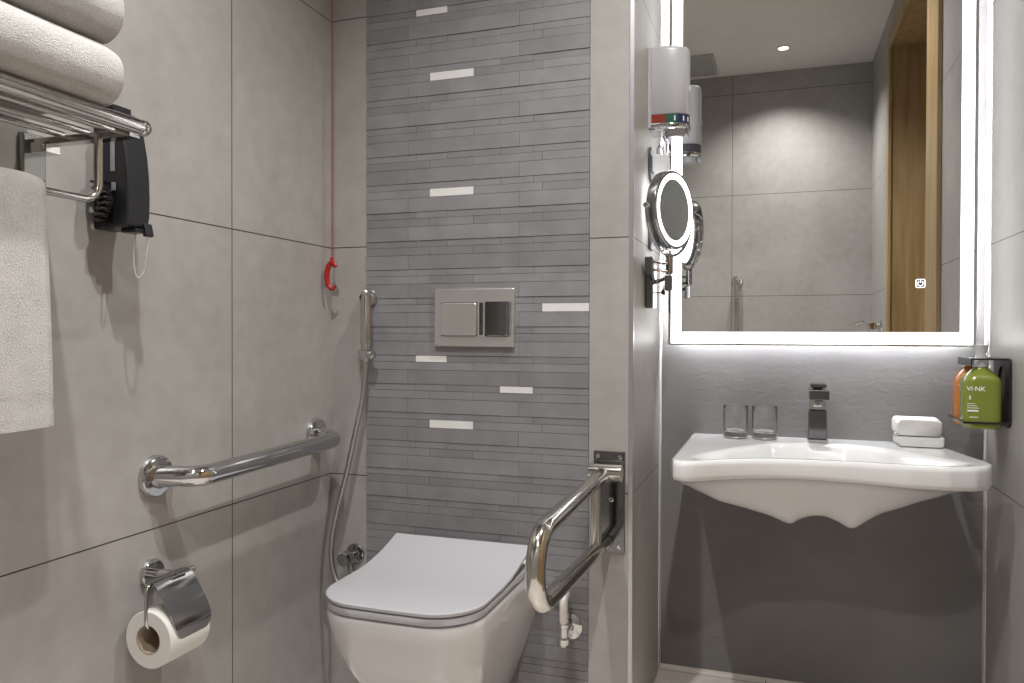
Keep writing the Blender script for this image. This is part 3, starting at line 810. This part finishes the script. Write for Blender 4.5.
bm = bmesh.new(); lathe(bm, [(0, -.030), (.010, -.029), (.015, -.022), (.015, -.010), (.0105, -.006), (.0105, .014), (.013, .016), (.013, .024), (.009, .026)], (.656, -.055, .268), (0, 0, 1), 20); link('valve_body', bm, 'chrome', t)
bm = bmesh.new(); tube(bm, fillet([(.656, -.055, .285), (.656, -.055, .352), (.655, -.02, .352), (.592, -.014, .352)], .016), .0095); o = link('supply_pipe', bm, 'cream_trim', t); o['label'] = 'pale upright pipe'

# ================================================================== FOLD-DOWN RAIL
t = thing('folding_grab_rail', (.752, 0, .458), 'polished fold-down support rail right of the toilet', 'grab rail')
bm = bmesh.new(); bx(bm, .7150, .7895, -.006, 0, .455, .693); link('wall_plate', bm, 'chrome_dark_reflection', t, bevel=.002)
for x, z in ((.726, .681), (.778, .680), (.758, .580), (.776, .470), (.729, .470)):
    bm = bmesh.new(); lathe(bm, [(0, .004), (.003, .004), (.0055, .002), (.006, 0)], (x, -.006, z), (0, -1, 0), 14)
    link('screw', bm, 'chrome', t)
bm = bmesh.new(); tube(bm, [(.7135, -.040, .648), (.7890, -.040, .648)], .021, 24); bx(bm, .719, .784, -.040, -.006, .634, .664); link('hinge', bm, 'warm_steel', t, bevel=.0015)
RX = .7455
bm = bmesh.new()
tube(bm, fillet([(RX, -.040, .646), (RX, -.572, .634), (RX, -.572, .507), (RX, -.010, .480)], [.062, .062], 14), .0170, 22)
link('rail_loop', bm, 'warm_steel', t)
bm = bmesh.new(); loft(bm, [[(x, y, z) for x, y in rrect(.7445, -.105, .020, .026, .004, 4)] for z in (.490, .640)]); link('swing_post', bm, 'warm_steel', t, bevel=.001)

# ================================================================== WALL GRAB BAR (left wall)
t = thing('grab_bar', (0, -.33, .70), 'horizontal chrome grab bar on the left wall', 'grab bar')
GZ = .700
bm = bmesh.new()
tube(bm, fillet([(.004, -.622, GZ-.004), (.080, -.590, GZ-.006), (.080, -.104, GZ+.003), (.004, -.078, GZ+.010)], .042, 10), .0198, 28)
link('bar', bm, 'chrome', t)
for y, gz in ((-.622, GZ-.004), (-.078, GZ+.010)):
    bm = bmesh.new(); lathe(bm, [(0, 0), (.040, 0), (.040, .007), (.037, .012), (.026, .0145), (.021, .0145), (0, .0145)], (0, y, gz), (1, 0, 0), 40); link('wall_flange', bm, 'chrome', t)

# ================================================================== TOILET PAPER
t = thing('paper_holder', (0, -.628, .512), 'chrome toilet paper holder with curved cover on the left wall', 'paper holder')
bm = bmesh.new(); lathe(bm, [(0, 0), (.027, 0), (.027, .007), (.025, .010), (0, .010)], (0, -.632, .513), (1, 0, 0), 36); tube(bm, [(.008, -.632, .513), (.060, -.632, .513)], .010, 18); link('wall_mount', bm, 'chrome', t)
bm = bmesh.new()
arc = [Vector((x, z)) for x, z, _ in spline([(.050, .5215, 0), (.060, .5205, 0), (.073, .508, 0), (.095, .476, 0), (.1085, .452, 0), (.1145, .434, 0), (.1135, .418, 0)], 5)]
n = len(arc)
y0, y1 = -.692, -.598
def edge_y(k, s):  # rounded lower corners
    f = k/(n-1); r = max(0, (f-.62)/.38); r2 = max(0, (.30-f)/.30); return .020*(1-math.sqrt(max(0, 1-r*r)))+.022*(1-math.sqrt(max(0, 1-r2*r2)))
V1 = []; V2 = []
for k, (x, z) in enumerate(arc):
    e = edge_y(k, 1)
    V1.append([bm.verts.new((x, y0+e+(y1-y0-2*e)*q/6, z)) for q in range(7)]); V2.append([bm.verts.new((x-.0012, y0+e+(y1-y0-2*e)*q/6, z-.0012)) for q in range(7)])
for k in range(n-1):
    for q in range(6):
        bm.faces.new((V1[k][q], V1[k][q+1], V1[k+1][q+1], V1[k+1][q])); bm.faces.new((V2[k][q], V2[k+1][q], V2[k+1][q+1], V2[k][q+1]))
    for q in (0, 6): bm.faces.new((V1[k][q], V1[k+1][q], V2[k+1][q], V2[k][q]))
for k in (0, n-1):
    for q in range(6): bm.faces.new((V1[k][q], V1[k][q+1], V2[k][q+1], V2[k][q]))
link('cover', bm, 'chrome_dark', t)
bm = bmesh.new(); tube(bm, [(.056, -.684, .5135), (.056, -.580, .5135)], .0055, 14); bx(bm, .058, .070, -.652, -.618, .503, .518); link('cover_hinge', bm, 'chrome', t, bevel=.001)
bm = bmesh.new(); tube(bm, fillet([(.056, -.660, .5135), (.056, -.700, .5135), (.060, -.704, .4385), (.060, -.60, .4385)], .012, 6), .0036, 12); link('roll_arm', bm, 'chrome', t)
t = thing('toilet_paper_roll', (.062, -.646, .424), 'white toilet paper roll on the chrome holder', 'toilet paper')
bm = bmesh.new(); lathe(bm, [(.0265, -.05), (.0500, -.05), (.0515, -.0485), (.0515, .0485), (.0500, .05), (.0265, .05)], (0.062, -.652, .4190), (0, 1, 0), 48); link('paper', bm, 'paper', t)
bm = bmesh.new(); lathe(bm, [(.0265, -.0495), (.0250, -.0495), (.0250, .0495), (.0265, .0495)], (0.062, -.652, .4190), (0, 1, 0), 40); link('core', bm, 'cardboard', t)

# ================================================================== PULL CORD
t = thing('emergency_pull_cord', (.033, -.050, ZC), 'red emergency pull cord hanging in the corner', 'pull cord')
bm = bmesh.new(); tube(bm, [(.033, -.050, ZC-.001), (.033, -.050, 1.160)], .0016, 8); link('cord', bm, 'red_cord', t)
bm = bmesh.new(); lathe(bm, [(0, 0), (.035, 0), (.033, -.012), (.012, -.02), (0, -.02)], (.033, -.050, ZC), seg=28); link('ceiling_rose', bm, 'white_plastic', t)
bm = bmesh.new()
hk = [(.033+.016*math.sin(a)*.95, -.050, 1.117+.034*math.cos(a)) for a in [math.radians(48-k*272/26) for k in range(27)]]
tube(bm, hk, [.0036+.0036*math.sin(PI*min(1, k/26+.1))**.7 for k in range(27)], 10)
lathe(bm, [(0, .014), (.004, .013), (.0055, .006), (.0055, -.006), (.004, -.012), (0, -.013)], (.033, -.050, 1.153), seg=14)
link('hook_handle', bm, 'red_plastic', t)

# ================================================================== TOWEL RACK
RZ = 1.277
t = thing('towel_rack', (0, -1.13, RZ), 'polished steel towel rack on the left wall', 'towel rack')
bm = bmesh.new(); tube(bm, [(.212, -1.42, RZ+.002), (.212, -.872, RZ+.001)], .0120, 18); lathe(bm, [(0, -.013), (.009, -.011), (.0125, -.004), (.0125, .004), (.008, .011), (0, .0125)], (.212, -.866, RZ+.001), (0, 1, 0), 20); link('front_rail', bm, 'warm_steel', t)
for x in (.160, .110, .060):
    bm = bmesh.new(); tube(bm, [(x, -1.42, RZ+.002), (x, -.872, RZ+.002)], .0055, 12); link('shelf_rail', bm, 'warm_steel', t)
for y in (-.880, -1.400):
    bm = bmesh.new(); bx(bm, .010, .212, y-.010, y+.010, RZ-.016, RZ-.005); bx(bm, .012, .050, y-.013, y+.013, RZ-.028, RZ-.012); lathe(bm, disc_prof(.004, .002), (.044, y-.013, RZ-.020), (0, -1, 0), 12); link('side_arm', bm, 'warm_steel', t, bevel=.002)
    bm = bmesh.new(); bx(bm, 0, .012, y-.020, y+.020, RZ-.118, RZ+.005); link('wall_bracket', bm, 'bracket_steel', t, bevel=.002)
bm = bmesh.new()
LBX, LBZ = .152, 1.167
tube(bm, fillet([(LBX, -.890, RZ-.010), (LBX, -.890, LBZ), (LBX, -1.398, LBZ), (LBX, -1.398, RZ-.010)], .028, 8), .0058, 14); link('towel_bar', bm, 'warm_steel', t)

# towels lying on the rack
def shelf_towel(z0, h, x0, x1, y0, y1, label, seed):
    bm = bmesh.new(); rl = random.Random(seed); loops = []
    n = 26
    for j in range(n+1):
        y = y0+(y1-y0)*j/n
        d = (y1-y)/(h*.42)
        s = math.sqrt(max(0, 1-(1-d)**2)) if d < 1 else 1.
        s = max(s, .12)
        d2 = (y-y0)/(h*.4); s2 = math.sqrt(max(0, 1-(1-d2)**2)) if d2 < 1 else 1.
        s = min(s, max(s2, .12))
        w = (x1-x0); e = (1-s)*h*.35
        wob = .0025*math.sin(y*21+seed)
        lp = [(x, y, z) for x, z in rrect((x0+x1)/2+wob*.4, z0+h/2, w-2*e, h*(1-(1-s)*.62), (h*(1-(1-s)*.62)*.47,)*4, 8)]
        loops.append(lp)
    loft(bm, loops)
    o = link('bath_towel', bm, 'towel', angle=80)
    return tag(o, label, 'towel', 'folded bath towels on the rack')
shelf_towel(RZ+.013, .090, .030, .243, -1.40, -.908, 'folded white bath towel lying directly on the steel rack', 1)
shelf_towel(RZ+.104, .094, .030, .241, -1.40, -.905, 'upper folded white bath towel stacked on another above the rack', 2)

# towel hanging over the lower bar
bm = bmesh.new()
th = .016
zt = LBZ+.0062
NW, NH = 24, 30
ya, yb_ = -1.39, -.998
prof = []      # centre line of the cloth, back hem -> over the bar -> front hem
for k in range(12): prof.append((LBX-.0180, .86+(LBZ-.86)*k/12))
for k in range(11):
    a = PI-PI*k/10; prof.append((LBX+.018*math.cos(a), LBZ+.0125*math.sin(a)))
for k in range(1, 31): prof.append((LBX+.018+.004*math.sin(k/30*2.2), LBZ-(LBZ-.840)*k/30))
def off(i, s):
    a = prof[max(i-1, 0)]; b = prof[min(i+1, len(prof)-1)]
    dx, dz = b[0]-a[0], b[1]-a[1]; l = math.hypot(dx, dz)
    return prof[i][0]-dz/l*s, prof[i][1]+dx/l*s
loops = []
half = .007
for i in range(len(prof)):
    lp = []
    f = max(0, (i-22)/30.)
    for s, rng in ((1, range(NW+1)), (-1, range(NW, -1, -1))):
        for k in rng:
            y = ya+(yb_+.010*f-ya)*k/NW
            x, z = off(i, s*half*(1 if 0 < k < NW else .55))
            hem = .0012 if i in (len(prof)-4,) else 0
            x += .002*math.sin(y*26+z*5)*f-hem*s
            lp.append((x, y, z-.006*f*(1-k/NW)))
    loops.append(lp)
loft(bm, loops)
o = link('hand_towel', bm, 'towel', angle=80); tag(o, 'white towel hanging over the lower bar of the rack', 'towel')

# ================================================================== BLACK HAIR DRYER ON THE LEFT WALL
t = thing('hair_dryer', (0, -.70, 1.14), 'black hair dryer in its wall holder under the rack end', 'hair dryer')
ys0, ys1 = -.760, -.709
prof = [(.0, 1.352), (.044, 1.352), (.054, 1.346), (.064, 1.315), (.072, 1.275), (.076, 1.235), (.077, 1.20), (.076, 1.172), (.072, 1.152), (.03, 1.148), (0, 1.148)]
bm = bmesh.new(); loft(bm, [[(x, y, z) for x, z in prof] for y in (ys0, ys1)]); link('housing', bm, 'black_plastic', t, angle=30, bevel=.004)
bm = bmesh.new(); bx(bm, .040, .074, ys1-.030, ys1-.002, 1.143, 1.150); bx(bm, .070, .079, ys1-.014, ys1+.004, 1.137, 1.160, rot=Matrix.Rotation(-.25, 3, 'Y')); link('foot', bm, 'black_plastic', t, bevel=.002)
bm = bmesh.new(); bx(bm, .040, .049, ys0-.0018, ys0, 1.245, 1.300); bx(bm, .042, .051, ys0-.0018, ys0, 1.212, 1.226); link('side_slot', bm, 'grey_plastic', t, bevel=.001)
bm = bmesh.new()
for k in range(5): bx(bm, .006+.008*k, .010+.008*k, ys0+.004, ys1-.008, 1.352, 1.362)
link('top_vents', bm, 'black_plastic', t, bevel=.001)
bm = bmesh.new(); lathe(bm, [(0, .003), (.005, .003), (.006, 0)], (.052, ys0, 1.325), (0, -1, 0), 16); link('button', bm, 'grey_plastic', t)
bm = bmesh.new()
coil = []
for k in range(200):
    a = k*2*PI/14; s = k/199
    coil.append((.024+.012*math.cos(a)+.020*math.sin(s*3.0), ys0-.014+.010*math.sin(a), 1.225-.065*s+.004*math.sin(a*.5)))
tube(bm, coil, .0028, 6); link('coiled_cord', bm, 'black_gloss', t)
bm = bmesh.new()
lp = spline([(.075, -.715, 1.142), (.076, -.717, 1.11), (.073, -.722, 1.075), (.066, -.728, 1.066), (.060, -.73, 1.085), (.058, -.728, 1.12), (.058, -.724, 1.142)], 8)
tube(bm, lp, .0014, 6); link('wrist_loop', bm, 'clear_plastic', t)

# ================================================================== THINGS SEEN ONLY IN THE MIRROR
t = thing('vertical_rail', (.905, YF, .60), 'upright chrome rail on the far wall, seen in the mirror', 'grab rail')
bm = bmesh.new(); tube(bm, fillet([(.905, YF+.004, 1.285), (.905, YF+.055, 1.285), (.905, YF+.055, .62), (.905, YF+.004, .62)], .03), .0135, 18); link('bar', bm, 'chrome', t)
for z in (1.285, .62):
    bm = bmesh.new(); lathe(bm, [(0, 0), (.033, 0), (.033, .006), (.028, .012), (0, .012)], (.905, YF, z), (0, 1, 0), 32); link('wall_flange', bm, 'chrome', t)
t = thing('shower_mixer', (XR, -1.72, 1.0), 'chrome mixer low on the far side of the door, in the mirror', 'mixer tap')
bm = bmesh.new(); lathe(bm, disc_prof(.030, .008), (XR+.001, -1.66, 1.012), (-1, 0, 0), 28); tube(bm, [(XR-.006, -1.66, 1.012), (XR-.055, -1.66, 1.012)], .015); tube(bm, [(XR-.045, -1.60, 1.012), (XR-.045, -1.80, 1.012)], .017); link('mixer_body', bm, 'chrome', t)
bm = bmesh.new(); tube(bm, [(XR-.055, -1.68, 1.02), (XR-.085, -1.70, 1.035), (XR-.115, -1.72, 1.022)], .008); link('lever', bm, 'chrome', t)

# ================================================================== LIGHTS
EN = [92, 84, 104]
SP = [(128, 1.), (134, .9), (130, 1.)]
for i, (x, y) in enumerate(SPOTS):
    li = bpy.data.lights.new('downlight_beam', 'SPOT'); li.energy = EN[i]; li.color = (1., .985, .955)
    li.spot_size = math.radians(SP[i][0]); li.spot_blend = SP[i][1]; li.shadow_soft_size = .022
    o = bpy.data.objects.new('downlight_beam', li); COL.objects.link(o); o.location = (x, y, ZC-.024)
w = bpy.data.worlds.new('world'); S.world = w; w.use_nodes = True
w.node_tree.nodes['Background'].inputs[0].default_value = (.5, .5, .5, 1); w.node_tree.nodes['Background'].inputs[1].default_value = .05

# ================================================================== CAMERA
cd = bpy.data.cameras.new('camera'); cam = bpy.data.objects.new('camera', cd); COL.objects.link(cam)
fw = Vector((-math.sin(YAW)*math.cos(PITCH), math.cos(YAW)*math.cos(PITCH), math.sin(PITCH)))
rt = Vector((math.cos(YAW), math.sin(YAW), 0)); up = rt.cross(fw)
c, s = math.cos(ROLL), math.sin(ROLL)
r2 = rt*c+up*s; u2 = up*c-rt*s
M = Matrix(((r2.x, u2.x, -fw.x, CAM[0]), (r2.y, u2.y, -fw.y, CAM[1]), (r2.z, u2.z, -fw.z, CAM[2]), (0, 0, 0, 1)))
cam.matrix_world = M
cd.sensor_fit = 'HORIZONTAL'; cd.sensor_width = 36; cd.lens = FPX/1024*36; cd.clip_start = .02
S.camera = cam
S.view_settings.view_transform = 'Standard'; S.view_settings.look = 'None'; S.view_settings.gamma = 1
S.view_settings.exposure = 0.0
try: S.view_settings.use_curve_mapping = False
except Exception: pass
S.cycles.use_denoising = True
S.cycles.max_bounces = 12; S.cycles.transmission_bounces = 12; S.cycles.glossy_bounces = 8; S.cycles.diffuse_bounces = 6
S.cycles.caustics_refractive = True; S.cycles.caustics_reflective = True; S.cycles.sample_clamp_indirect = 4.
